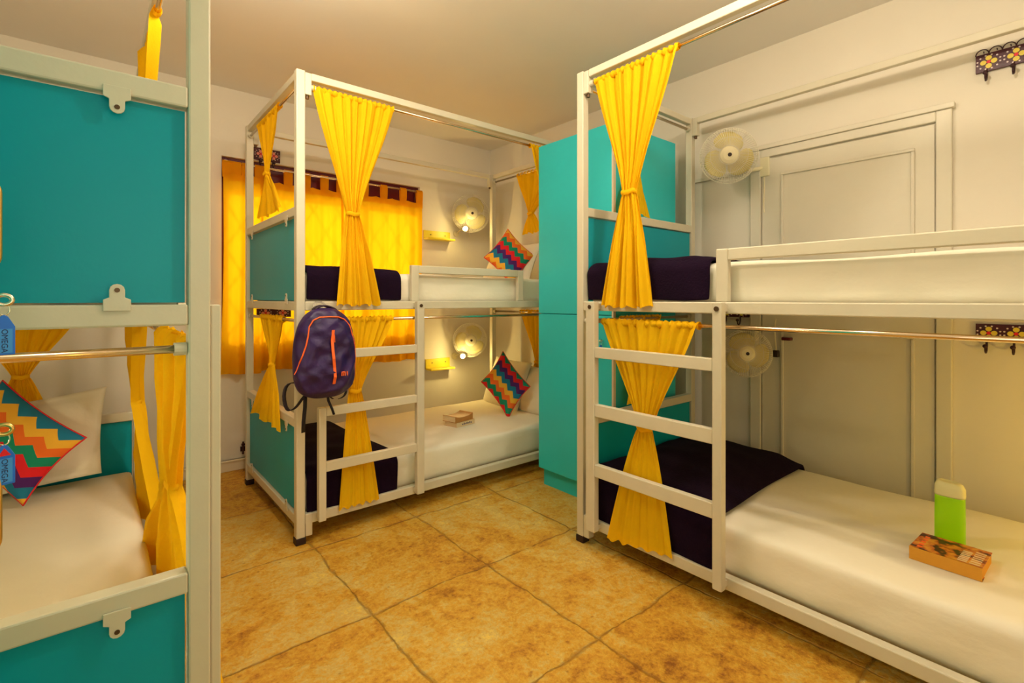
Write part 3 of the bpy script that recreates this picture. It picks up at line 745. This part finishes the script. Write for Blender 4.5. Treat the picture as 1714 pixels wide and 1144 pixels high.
# ---------------------------------------------------------------- lockers
lk = thing('locker', 'tall turquoise locker standing between the two bunk beds', 'locker', (2.42, 1.98, 0))
bm = nb(); box(bm, (2.128, 1.69, .11), (2.70, 2.27, 2.092)); obj('body', bm, M['teal_locker'], lk, bevel=.003)
bm = nb(); box(bm, (2.148, 1.71, .0), (2.69, 2.262, .11)); obj('plinth', bm, M['teal_locker'], lk)
d1 = nb(); box(d1, (2.108, 1.700, .112), (2.1275, 2.268, 1.060)); dA = obj('door', d1, M['teal_locker'], lk, bevel=.002)
d2 = nb(); box(d2, (2.108, 1.700, 1.064), (2.1275, 2.268, 2.090)); dB = obj('door', d2, M['teal_locker'], lk, bevel=.002)
bm = nb(); box(bm, (2.108, 1.688, .112), (2.1275, 1.6995, 2.090)); obj('edge_strip', bm, M['frame'], lk, label='cream strip along the door edge')
def keytag(name, label, k, dirn, tw, text=None, red=False):
    """key sticking out along dirn from k, tag hanging below; tag faces tw"""
    k = Vector(k); dirn = Vector(dirn).normalized(); tw = Vector(tw).normalized(); side = Vector((0, 0, 1)).cross(tw).normalized()
    t = thing(name, label, 'key', k)
    bm = nb(); tube(bm, [k-dirn*.018, k+dirn*.004], .0022, 8)
    pts = [k + dirn*.012 + (dirn*math.cos(a)*.0085 + Vector((0, 0, 1))*math.sin(a)*.007) for a in [2*math.pi*i/20 for i in range(20)]]
    tube(bm, pts, .0030, 8, closed=True); obj('key_head', bm, M['silver'] if not red else M['brass'], t, smooth=True)
    rc = k + dirn*.012 + Vector((0, 0, -.014))
    bm = nb(); pts = [rc + (side*math.cos(a)*.006 + Vector((0, 0, 1))*math.sin(a)*.008) for a in [2*math.pi*i/18 for i in range(18)]]
    tube(bm, pts, .0009, 6, closed=True); obj('ring', bm, M['silver'], t, smooth=True)
    o = rc + Vector((0, 0, -.006))
    f0 = lambda p: o + side*p[0] + Vector((0, 0, p[1])) - tw*.0015
    f1 = lambda p: o + side*p[0] + Vector((0, 0, p[1])) + tw*.0015
    bm = nb(); prism(bm, [(-.0115, -.058), (.0115, -.058), (.0115, -.018), (.004, -.0035), (.0, -.001), (-.004, -.0035), (-.0115, -.018)], f0, f1)
    tg = obj('tag', bm, M['tag'], t, bevel=.0008)
    bm = nb(); f2 = lambda p: o + side*p[0] + Vector((0, 0, p[1])) + tw*.0016; f3 = lambda p: o + side*p[0] + Vector((0, 0, p[1])) + tw*.0020
    prism(bm, [(-.0085, -.055), (.0085, -.055), (.0085, -.021), (-.0085, -.021)], f2, f3); obj('paper_insert', bm, M['tagpaper'], tg)
    bm = nb()
    if red: prism(bm, [(-.007, -.017), (.007, -.017), (.0, -.006)], f2, f3); obj('triangle_mark', bm, M['red'], tg)
    else: 
        bm.free()
    if text:
        cu = bpy.data.curves.new('lettering', 'FONT'); cu.body = text; cu.size = .0095; cu.align_x = 'CENTER'; cu.align_y = 'CENTER'; cu.extrude = .0001
        to = bpy.data.objects.new('lettering', cu)
        me = None
        C.objects.link(to); bpy.context.view_layer.update()
        dg = bpy.context.evaluated_depsgraph_get(); me = bpy.data.meshes.new_from_object(to.evaluated_get(dg)); bpy.data.objects.remove(to)
        mo = bpy.data.objects.new('lettering', me); C.objects.link(mo); me.materials.clear(); me.materials.append(M['ink'])
        # text runs downwards, faces tw
        Xv = Vector((0, 0, -1)); Zv = tw; Yv = Zv.cross(Xv)
        mt = Matrix((Xv, Yv, Zv)).transposed().to_4x4()
        ctr = o + Vector((0, 0, -.038)) + tw*.0022
        mt.translation = ctr - wloc(tg)
        for v in me.vertices: v.co = mt @ v.co
        mo.parent = tg
    return t
keytag('key', 'small key with a blue tag in the tall turquoise locker, seen through the right bunk', (2.100, 1.757, .925), (-1, 0, 0), (-.8, -.6, 0))

lb = thing('locker', 'locker at the left picture edge, only its two brass handles in view', 'locker', (-.34, .7, 0))
bm = nb(); box(bm, (-.55, .34, .10), (-.145, 1.03, 2.05)); obj('body', bm, M['teal_locker'], lb, bevel=.003)
bm = nb(); box(bm, (-.54, .35, .0), (-.165, 1.02, .10)); obj('plinth', bm, M['teal_locker'], lb)
for z0, z1, hz0, hz1 in ((.105, 1.055, .800, .905), (1.060, 2.045, 1.198, 1.312)):
    bm = nb(); box(bm, (-.1449, .345, z0), (-.128, 1.025, z1)); dd = obj('door', bm, M['teal_locker'], lb, bevel=.002)
    bm = nb()
    pth = [(-.128, 1.0, hz0+.006)] + bez((-.118, 1.0, hz0+.003), (-.108, 1.0, hz0+.001), (-.1035, 1.0, hz0+.002), (-.1035, 1.0, hz0+.014), 6) + bez((-.1035, 1.0, hz1-.014), (-.1035, 1.0, hz1-.002), (-.108, 1.0, hz1-.001), (-.118, 1.0, hz1-.003), 6) + [(-.128, 1.0, hz1-.006)]
    tube(bm, pth, .0042, 10); obj('handle', bm, M['brass'], dd, smooth=True, label='brass bow handle')
keytag('key', 'key with blue tag lettered OMEGA below the upper handle at the left edge', (-.110, 1.0, 1.149), (1, 0, 0), (.35, -1, 0), 'OMEGA')
keytag('key', 'key with blue tag and red triangle above the lower handle at the left edge', (-.110, 1.0, .966), (1, 0, 0), (.35, -1, 0), 'OMEGA', red=True)

# ---------------------------------------------------------------- wall fans
def fan(label, hub, ax, wall, r=.15, cord=None, blade_rot=20, bladed=True):
    hub = Vector(hub); ax = Vector(ax).normalized(); u = Vector((0, 0, 1)).cross(ax).normalized(); v = ax.cross(u)
    t = thing('wall_fan', label, 'fan', wall)
    P = lambda a, rr, h: hub + (u*math.cos(a) + v*math.sin(a))*rr + ax*h
    bm = nb()
    N_ = 72
    for k in range(N_):
        a = 2*math.pi*k/N_
        tube(bm, [P(a, r*.34, .012), P(a, r*.7, .004), P(a, r*.93, -.012), P(a, r, -.035), P(a, r*.97, -.06), P(a, r*.7, -.082), P(a, r*.35, -.09)], .0013, 4)
    for rr, h in ((r, -.035), (r*.97, -.060), (r*.93, -.012), (r*.64, .006), (r*.34, .012), (r*.35, -.09)):
        tube(bm, [P(2*math.pi*k/48, rr, h) for k in range(48)], .0022 if rr > .94*r else .0013, 6, closed=True)
    obj('cage', bm, M['wire'], t)
    bm = nb(); disc_lathe(bm, [(0, .022), (r*.20, .021), (r*.30, .016), (r*.34, .008), (r*.34, .0), (0, 0)], hub, ax); hb = obj('hub_cap', bm, M['fanplastic'], t, smooth=False, bevel=.001)
    bm = nb(); disc_lathe(bm, [(0, .0235), (r*.07, .0232), (r*.07, .021), (0, .021)], hub + u*r*.02, ax, 16); obj('emblem', bm, M['dark'], hb)
    for b in range(3):
        bm = nb(); a0 = R(blade_rot + 120*b); K = 10; J = 8; G = []
        for i in range(K+1):
            q = i/K; rr = r*(.16 + .72*q); wd = math.radians(30 + 26*math.sin(math.pi*min(1, q*.9+.1))); row = []
            if q > .85: wd *= math.sqrt(max(.05, 1-((q-.85)/.17)**2))
            for j in range(J+1):
                s = -1+2*j/J
                row.append(bm.verts.new(P(a0 + s*wd + .35*q, rr, -.035 + s*.016*(1-.3*q))))
            G.append(row)
        for A, B in zip(G, G[1:]):
            for j in range(J): bm.faces.new((A[j], A[j+1], B[j+1], B[j]))
        bo = obj('blade', bm, M['blade'], t, smooth=True)
        so = bo.modifiers.new('thick', 'SOLIDIFY'); so.thickness = .0018
    bm = nb(); disc_lathe(bm, [(0, -.02), (r*.18, -.02), (r*.18, -.05), (0, -.05)], hub, ax, 20); obj('spindle', bm, M['fanplastic'], t)
    bm = nb(); disc_lathe(bm, [(0, -.086), (r*.30, -.088), (r*.36, -.105), (r*.34, -.145), (r*.20, -.165), (0, -.168)], hub, ax, 24); obj('motor_housing', bm, M['fanplastic'], t, smooth=True)
    wall = Vector(wall); mback = hub - ax*.14
    bm = nb(); tube(bm, bez(mback, mback - Vector((0, 0, .06)), wall + (mback-wall)*.3 - Vector((0, 0, .05)), wall, 12), .011, 12); obj('arm', bm, M['fanplastic'], t, smooth=True)
    wn = Vector((-1, 0, 0)) if abs(wall.x - X1) < .02 else Vector((0, -1, 0)); ws = Vector((0, 0, 1)).cross(wn)
    bm = nb(); f0 = lambda p: wall + ws*p[0] + Vector((0, 0, p[1])); f1 = lambda p: wall + ws*p[0] + Vector((0, 0, p[1])) + wn*.02
    prism(bm, [(-.03, -.06), (.03, -.06), (.03, .05), (-.03, .05)], f0, f1); obj('wall_plate', bm, M['fanplastic'], t, bevel=.004)
    bm = nb(); q = wall + wn*.012 + Vector((0, 0, -.06)); L_ = cord or .18
    tube(bm, bez(q, q + Vector((0, 0, -.05)) + ws*.004, q + Vector((0, 0, -L_*.7)) - ws*.006, q + Vector((0, 0, -L_)), 12), .003, 6); obj('cord', bm, M['fanplastic'], t)
    return t
fan('cream caged wall fan above the upper right bunk, left of the painted door', (2.62, 1.318, 1.925), (-.82, -.50, -.12), (X1-.001, 1.245, 1.895), .147, .20, 75)
fan('cream caged wall fan under the upper right bunk, behind the ladder', (2.62, 1.222, .865), (-.85, -.50, .05), (X1-.035, 1.29, .93), .125, .12, 95)
fan('cream caged wall fan above the reading light of the upper bunk by the window', (2.53, 3.58, 1.90), (-.45, -.88, -.1), (2.64, Y1-.001, 1.90), .165, .12, 50)
fan('cream caged wall fan above the reading light of the lower bunk by the window', (2.52, 3.58, .79), (-.45, -.88, .02), (2.62, Y1-.001, .80), .15, .10, 50)

# reading lights
def reading_light(label, b, wall, e):
    b = Vector(b); wall = Vector(wall)
    t = thing('reading_light', label, 'lamp', wall)
    bm = nb(); disc_lathe(bm, [(0, 0), (.028, 0), (.028, .012), (.010, .018), (0, .018)], wall, (0, -1, 0), 20); obj('wall_mount', bm, M['fanplastic'], t)
    d = (Vector((0, 0, 1.15)) - b).normalized(); d = Vector((-.5, -.8, -.15)).normalized()
    bm = nb(); tube(bm, bez(wall - Vector((0, .015, 0)), wall - Vector((0, .06, -.03)), b - d*.06, b - d*.03, 10), .005, 8); obj('arm', bm, M['fanplastic'], t, smooth=True)
    bm = nb(); disc_lathe(bm, [(.006, -.032), (.014, -.03), (.020, -.008), (.022, .006), (.020, .006), (.018, -.006), (.006, -.02)], b, d, 20); obj('lamp_shade', bm, M['fanplastic'], t, smooth=True)
    bm = nb(); disc_lathe(bm, [(0, -.014), (.008, -.013), (.0135, -.004), (.0145, .004), (.010, .012), (0, .015)], b, d, 16); obj('bulb', bm, M['bulb'], t, smooth=True)
    lamp('reading_glow', 'POINT', b + d*.03, e, (1, .74, .26), .012).parent = None
reading_light('lit reading light beside the yellow shelf of the upper bunk', (2.475, 3.60, 1.763), (2.50, Y1-.001, 1.74), 1.6)
reading_light('lit reading light beside the yellow shelf of the lower bunk', (2.450, 3.60, .657), (2.48, Y1-.001, .64), 2.6)

# yellow shelves
def shelf(label, x0, x1, zb, zt, dep=.10):
    t = thing('wall_shelf', label, 'shelf', ((x0+x1)/2, Y1, zb))
    bm = nb(); box(bm, (x0, Y1-.014, zb), (x1, Y1-.001, zt)); obj('back_board', bm, M['shelf'], t, bevel=.002)
    bm = nb(); box(bm, (x0, Y1-dep, zb-.006), (x1+.0, Y1-.0141, zb+.010)); obj('shelf_board', bm, M['shelf'], t, bevel=.004)
    for k in (.25, .8):
        bm = nb(); x = x0+(x1-x0)*k; tube(bm, [(x, Y1-.0135, zt-.035), (x, Y1-.017, zt-.035)], .005, 10); obj('screw', bm, M['bolt'], t)
shelf('yellow wall shelf above the upper mattress, right of the window', 2.165, 2.43, 1.665, 1.743)
shelf('yellow wall shelf above the lower mattress, right of the window', 2.185, 2.428, .545, .632)

# ---------------------------------------------------------------- hook racks
def rack(label, y0, y1, zc, wallx=None, wall_y=None, flower='yellowflower', n_f=3, n_h=3, h=.075, x0=None, x1=None, scroll=True):
    if wallx is not None:
        f = lambda s, z, o: Vector((wallx - o, y0 + (y1-y0)*s, z)); Ln = abs(y1-y0)
    else:
        f = lambda s, z, o: Vector((x0 + (x1-x0)*s, wall_y - o, z)); Ln = abs(x1-x0)
    t = thing('hook_rack', label, 'hook rack', f(.5, zc, 0))
    bm = nb(); prism(bm, [(0, -h/2), (1, -h/2), (1, h/2), (0, h/2)], lambda p: f(p[0], zc+p[1], .002), lambda p: f(p[0], zc+p[1], .012)); bd = obj('plaque', bm, M['plaque'], t, bevel=.001)
    for k in range(n_f):
        s = (k+.5)/n_f
        bm = nb()
        for a in range(4):
            an = a*math.pi/2 + .0; cx, cz = .0165*math.cos(an), .0165*math.sin(an)
            pts = [(s + (cx+.010*math.cos(b))/Ln, zc+cz+.010*math.sin(b)) for b in [2*math.pi*i/12 for i in range(12)]]
            prism(bm, pts, lambda p: f(p[0], p[1], .012), lambda p: f(p[0], p[1], .0150))
        fl_ = obj('flower', bm, M[flower], bd)
        bm = nb(); pts = [(s + .007*math.cos(b)/Ln, zc+.007*math.sin(b)) for b in [2*math.pi*i/12 for i in range(12)]]
        prism(bm, pts, lambda p: f(p[0], p[1], .0145), lambda p: f(p[0], p[1], .0165)); obj('flower_centre', bm, M['red'], fl_)
        bm = nb()
        for i in range(12):
            an = 2*math.pi*(i+.5)/12; rx = .036; rz = .029
            cx, cz = rx*math.cos(an)/Ln, rz*math.sin(an)
            pts = [(s + cx + .0035*math.cos(b)/Ln, zc+cz+.0035*math.sin(b)) for b in [2*math.pi*q/6 for q in range(6)]]
            prism(bm, pts, lambda p: f(p[0], p[1], .012), lambda p: f(p[0], p[1], .0136))
        obj('dots', bm, M['whitedot'], bd)
    for k in range(n_h):
        s = (k+.5)/n_h if n_h > 1 else .5
        s += -.08/n_h
        bm = nb()
        pth = [f(s, zc-h/2+.01, .010), f(s, zc-h/2-.02, .012), f(s, zc-h/2-.038, .020), f(s, zc-h/2-.044, .034), f(s, zc-h/2-.036, .046), f(s, zc-h/2-.020, .050)]
        tube(bm, pth, [.004, .004, .004, .004, .0035, .0035], 8)
        c = pth[-1] + Vector((0, 0, .004)); bmesh.ops.create_icosphere(bm, subdivisions=2, radius=.009, matrix=Matrix.Translation(c))
        obj('hook', bm, M['iron'], t, smooth=True)
    if scroll:
        bm = nb()
        m = n_f*2
        for k in range(m):
            s0 = k/m; s1 = (k+1)/m
            pts = [f(s0+(s1-s0)*(1-math.cos(a))/2, zc+h/2+.022*math.sin(a), .007) for a in [math.pi*i/10 for i in range(11)]]
            tube(bm, pts, .0022, 6)
            c0 = f(s0+(s1-s0)*.62, zc+h/2+.004, .007); tube(bm, [c0, c0+Vector((0, 0, .008)), f(s0+(s1-s0)*.55, zc+h/2+.012, .007)], .0018, 6)
        obj('scrollwork', bm, M['iron'], t)
    return t
rack('maroon hook rack with yellow flowers high on the right wall', .370, .125, 2.145, wallx=X1-.001, n_f=3, n_h=3)
rack('dark hook rack with yellow flowers under the upper right bunk', .370, .125, 1.008, wallx=X1-.001, n_f=3, n_h=3, scroll=False)
rack('maroon hook rack with a pink flower above the window, left side', 0, 0, 2.155, wall_y=Y1-.001, x0=.84, x1=1.01, flower='pinkflower', n_f=2, n_h=2, h=.085, scroll=False)
rack('dark hook rack hanging low behind the left end panels, before the window curtains', 0, 0, 1.055, wall_y=Y1-.08, x0=.84, x1=1.06, flower='pinkflower', n_f=2, n_h=2, h=.06, scroll=False)
rack('dark hook rack in the corner behind the far end of the lower right bunk', 1.50, 1.33, 1.08, wallx=X1-.001, n_f=2, n_h=2, h=.07, scroll=False)

# socket and switch bits under the upper right bunk
t = thing('plug', 'dark plug hanging on its lead beside the lower right wall fan', 'plug', (X1-.036, 1.167, .87))
bm = nb(); box(bm, (X1-.062, 1.152, .835), (X1-.036, 1.180, .872)); obj('plug_body', bm, M['dark'], t, bevel=.004)
bm = nb(); tube(bm, bez((X1-.05, 1.166, .872), (X1-.05, 1.168, .92), (X1-.045, 1.18, .98), (X1-.036, 1.173, 1.04)), .003, 6); obj('lead', bm, M['fanplastic'], t)
bm = nb(); box(bm, (X1-.05, 1.095, .928), (X1-.0125, 1.140, .944)); tag(obj('switch', bm, M['maroon'], bevel=.003, loc=(X1-.03, 1.118, .936)), 'small maroon switch on the wall under the upper right bunk', 'switch')
t = thing('door_bolt', 'small dark bolt low on the back wall beside the window bunk', 'bolt', (.772, Y1-.001, .14))
bm = nb(); tube(bm, [(.772, Y1-.02, .10), (.772, Y1-.02, .185)], .006, 8); obj('bolt_bar', bm, M['iron'], t)
bm = nb(); box(bm, (.758, Y1-.012, .118), (.786, Y1-.001, .150)); box(bm, (.762, Y1-.030, .160), (.782, Y1-.012, .172)); obj('bolt_plate', bm, M['iron'], t)

# ---------------------------------------------------------------- backpack
def backpack():
    c = Vector((.807, 2.305, .905)); t = thing('backpack', 'dark purple backpack with orange zips hanging on the bunk post', 'backpack', (c.x, c.y+.06, 1.13))
    w, h, dp = .138, .205, .068
    def P(a, b, k=1.0):
        # a: angle around in plan, b: -1..1 height
        zz = b
        wid = w*(1 - .20*max(0, b)**1.4 - .03*max(0, -b)**2)
        ex = max(0, 1-abs(b)**(3.6 if b > 0 else 4.8))**(1/2.6)
        cx, sx = math.cos(a), math.sin(a)
        px = math.copysign(abs(cx)**.72, cx)*wid*ex
        py = math.copysign(abs(sx)**.8, sx)*dp*ex*(1.08 if sx < 0 else .75)
        dent = 0
        nz = mnoise.noise(Vector((px*13+3, b*2.6, sx*.8))); n2 = mnoise.noise(Vector((px*30, b*6+5, sx)))
        if sx < 0: dent = (.026*(abs(nz)**.7 - .35) + .010*n2)*ex
        else: dent = .004*n2*ex
        if sx < 0 and b < 0: py *= 1 + .22*(-b)*(1+b)*2
        return c + Vector((px*k, py*k + dent*.9, zz*h))
    bm = nb(); KA, KB = 72, 60; G = []
    for j in range(KB+1):
        b = -math.cos(math.pi*j/KB)
        G.append([bm.verts.new(P(2*math.pi*i/KA, b*.999)) for i in range(KA)])
    for A, B in zip(G, G[1:]):
        for i in range(KA): bm.faces.new((A[i], A[(i+1) % KA], B[(i+1) % KA], B[i]))
    bm.faces.new(G[0][::-1]); bm.faces.new(G[-1])
    body = obj('body', bm, M['bag'], t, smooth=True)
    def on(px, b, lift=.002):
        # point on the front surface at offset px
        lo, hi = math.pi, 1.5*math.pi
        best = None
        for i in range(361):
            a = math.pi + math.pi*i/360; q = P(a, b); e = abs((q.x-c.x)-px)
            if best is None or e < best[0]: best = (e, q)
        return best[1] + Vector((0, -lift, 0))
    # main zip: starts low on the left side, runs up over the top and down the right side
    path = []
    for px, b in [(-.125, -.18), (-.112, 0), (-.098, .2), (-.092, .4), (-.085, .6), (-.068, .74), (-.04, .80), (0, .81), (.04, .80), (.075, .74), (.098, .6), (.112, .4), (.124, .15), (.131, -.1), (.131, -.35), (.126, -.55)]:
        path.append(on(px, b, .003))
    bm = nb(); tube(bm, path, [.0035]*4 + [.0032]*4 + [.0028]*4 + [.0018]*4, 8); obj('main_zip', bm, M['orange'], t, smooth=True)
    bm = nb(); tube(bm, [path[0], path[0] + Vector((-.012, -.002, -.03)), path[0] + Vector((-.02, 0, -.045))], .002, 6); obj('zip_pull', bm, M['orange'], t)
    bm = nb(); pts = [on(x, b, .006) for x, b in ((.012, .52), (.008, .3), (.006, .1), (.010, -.1), (.016, -.3), (.018, -.5), (.018, -.66))]
    ribbon(bm, pts, (1, 0, 0), .0125, .0018); obj('front_zip', bm, M['orange'], t)
    bm = nb(); p = on(.012, .52, .005); tube(bm, [p, p + Vector((.004, -.004, -.03)), p + Vector((.005, -.004, -.055))], .0022, 6); obj('zip_pull', bm, M['orange'], t)
    # logo letters 'mi' as blocks
    bm = nb(); q = on(.066, -.45, .008)
    def lb_(x0, z0, x1, z1): box(bm, (q.x+x0, q.y-.002, q.z+z0), (q.x+x1, q.y+.010, q.z+z1))
    lb_(-.018, -.009, -.0145, .009); lb_(-.0145, .0055, -.0035, .009); lb_(-.0035, -.009, 0, .009); lb_(-.0105, -.009, -.0075, .003)
    lb_(.007, -.009, .0105, .009)
    obj('logo', bm, M['orange'], t)
    # yoke and haul loop over the rail
    bm = nb(); ribbon(bm, bez((c.x-.045, c.y+.01, 1.102), (c.x-.02, c.y+.02, 1.125), (c.x+.02, c.y+.02, 1.125), (c.x+.05, c.y+.01, 1.100)), (0, 1, 0), .05, .004); obj('top_panel', bm, M['bagdark'], t, smooth=True)
    bm = nb(); ribbon(bm, bez((c.x-.03, c.y+.045, 1.10), (c.x-.035, c.y+.09, 1.150), (c.x+.035, c.y+.09, 1.150), (c.x+.03, c.y+.045, 1.10)), (.3, 1, 0), .030, .004); obj('haul_loop', bm, M['greybuckle'], t)
    # straps
    z0 = .905-.205
    def strap(pts, wd=.018):
        bm = nb(); ribbon(bm, pts, (.92, .4, 0), wd, .0015); obj('strap', bm, M['webbing'], t, smooth=True)
    strap(bez((c.x-.115, c.y+.03, z0+.075), (c.x-.19, c.y+.03, z0+.10), (c.x-.17, c.y+.02, z0-.05), (c.x-.14, c.y+.03, z0-.045), 12) + bez((c.x-.135, c.y+.03, z0-.044), (c.x-.11, c.y+.02, z0-.035), (c.x-.10, c.y+.02, z0), (c.x-.075, c.y+.02, z0+.02), 8))
    strap([(c.x-.078, c.y+.02, z0+.03), (c.x-.080, c.y+.02, z0-.04), (c.x-.086, c.y+.02, z0-.10), (c.x-.087, c.y+.02, z0-.15)], .020)
    strap([(c.x+.02, c.y+.02, z0+.02), (c.x+.022, c.y+.01, z0-.02), (c.x+.034, c.y, z0-.055), (c.x+.044, c.y, z0-.085)], .013)
    strap(bez((c.x+.112, c.y+.03, z0+.045), (c.x+.12, c.y+.03, z0-.0), (c.x+.10, c.y+.02, z0-.015), (c.x+.075, c.y+.02, z0-.018), 10), .014)
    strap([(c.x+.03, c.y+.02, z0+.015), (c.x+.035, c.y+.02, z0-.006), (c.x+.048, c.y+.02, z0-.016)], .009)
backpack()

# ---------------------------------------------------------------- things on the beds
def book(label, c, ang, w, l, th, z, cover, pages, curl=0, group=None, face=None):
    c = Vector((c[0], c[1], z)); ca, sa = math.cos(ang), math.sin(ang)
    f = lambda p: c + Vector((ca*p[0]-sa*p[1], sa*p[0]+ca*p[1], p[2] + curl*abs(p[1]/l*2)**3*(p[2]/th)))
    t = thing('book', label, 'book', c, group)
    def slab(name, a, b, m):
        bm = nb(); K = 10
        for k in range(K):
            y0 = a[1]+(b[1]-a[1])*k/K; y1 = a[1]+(b[1]-a[1])*(k+1)/K
            box(bm, (a[0], y0, a[2]), (b[0], y1, b[2]), f)
        bmesh.ops.remove_doubles(bm, verts=bm.verts[:], dist=1e-5)
        return obj(name, bm, m, t)
    slab('pages', (-w/2+.002, -l/2+.002, .002), (w/2-.003, l/2-.002, th-.002), pages)
    bm = nb()
    cv = slab('cover', (-w/2, -l/2, th-.0019), (w/2, l/2, th), cover)
    slab('cover', (-w/2, -l/2, 0), (w/2, l/2, .0019), cover)
    slab('spine', (-w/2-.0015, -l/2, .0), (-w/2+.0018, l/2, th), face or cover)
    return t, f, cv
# brown paperback: printed cover
def printed():
    m = mat('printed_cover', (0.5, 0.16, 0.02), 0.4, spec=0.5)
    nt = m.node_tree; N = nt.nodes; L = nt.links; b = N['Principled BSDF']
    tc = N.new('ShaderNodeTexCoord'); n = N.new('ShaderNodeTexNoise'); n.inputs['Scale'].default_value = 26; n.inputs['Detail'].default_value = 3
    L.new(tc.outputs['Object'], n.inputs[0]); cr = N.new('ShaderNodeValToRGB'); L.new(n.outputs[0], cr.inputs[0]); r = cr.color_ramp
    r.elements[0].position = .42; r.elements[0].color = (.06, .008, .008, 1); r.elements[1].position = .62; r.elements[1].color = (.75, .34, .03, 1)
    e = r.elements.new(.5); e.color = (.55, .12, .015, 1)
    L.new(cr.outputs[0], b.inputs['Base Color']); return m
M['printed'] = printed()
bk, bf, cv = book('thick orange-brown paperback lying in front of the green bottle', (2.100, .330), R(-2), .150, .175, .040, .310, M['printed'], M['pages_old'], face=M['pages_old'])
bm = nb()
for (x0, y0, x1, y1) in ((-.066, -.080, .050, -.056), (-.066, -.050, .030, -.028)):
    for i in range(7):
        xx = x0 + (x1-x0)*i/7
        box(bm, (xx, y0, .0401), (xx+.008, y1, .0406), bf)
obj('printed_text', bm, M['pages'], cv)
bm = nb()
for i in range(5): box(bm, (-.06+i*.024, .060, .0401), (-.06+i*.024+.014, .072, .0406), bf)
obj('printed_title', bm, M['orange'], cv)
b1, f1, c1 = book('small book with a pale lettered spine, under the other book on the lower mattress', (1.872, 2.790), R(100), .115, .165, .030, .314, M['bookcover'], M['pages'], face=M['pages'])
bm = nb()
for i in range(7): box(bm, (-.0595, -.055+i*.013, .010), (-.0588, -.055+i*.013+.008, .018+(.004 if i % 2 else 0)), f1)
obj('spine_text', bm, M['ink'], c1)
b2, f2, c2 = book('small curled brown book lying on top of the pale-spined book', (1.865, 2.800), R(104), .115, .170, .028, .3445, M['bookcover'], M['pages'], curl=.012, face=M['bookcover'])

def bottle():
    o = Vector((2.235, .352, .311)); t = thing('bottle', 'lime green plastic bottle with a cream cap on the lower right mattress', 'bottle', o)
    def ring(bm, z, w, d, r=.35, lean=0):
        out = []
        for k in range(36):
            a = 2*math.pi*k/36; ca, sa = math.cos(a), math.sin(a)
            out.append(bm.verts.new(o + Vector((math.copysign(abs(sa)**.6, sa)*d, math.copysign(abs(ca)**.6, ca)*w, z + lean*ca))))
        return out
    def loft(rs, bm):
        for A, B in zip(rs, rs[1:]):
            for k in range(len(A)): bm.faces.new((A[k], A[(k+1) % 36], B[(k+1) % 36], B[k]))
        bm.faces.new(rs[0][::-1]); bm.faces.new(rs[-1])
    bm = nb(); W_, D_ = .040, .024
    loft([ring(bm, 0, W_*.9, D_*.85), ring(bm, .004, W_*.97, D_*.95), ring(bm, .012, W_, D_), ring(bm, .09, W_*1.0, D_), ring(bm, .165, W_*.98, D_), ring(bm, .172, W_*.95, D_*.95)], bm)
    obj('body', bm, M['bottle'], t, smooth=True)
    bm = nb()
    loft([ring(bm, .170, W_*1.0, D_*1.02), ring(bm, .176, W_*1.02, D_*1.05), ring(bm, .200, W_*1.0, D_*1.02, lean=.003), ring(bm, .214, W_*.85, D_*.8, lean=.003), ring(bm, .219, W_*.6, D_*.5, lean=.002), ring(bm, .210, W_*.42, D_*.38), ring(bm, .206, W_*.3, D_*.3)], bm)
    cp = obj('cap', bm, M['cap'], t, smooth=True)
    bm = nb(); box(bm, (o.x-.007, o.y-.014, o.z+.2065), (o.x+.007, o.y+.014, o.z+.2125)); obj('flip_tab', bm, M['cap'], cp, bevel=.003)
bottle()
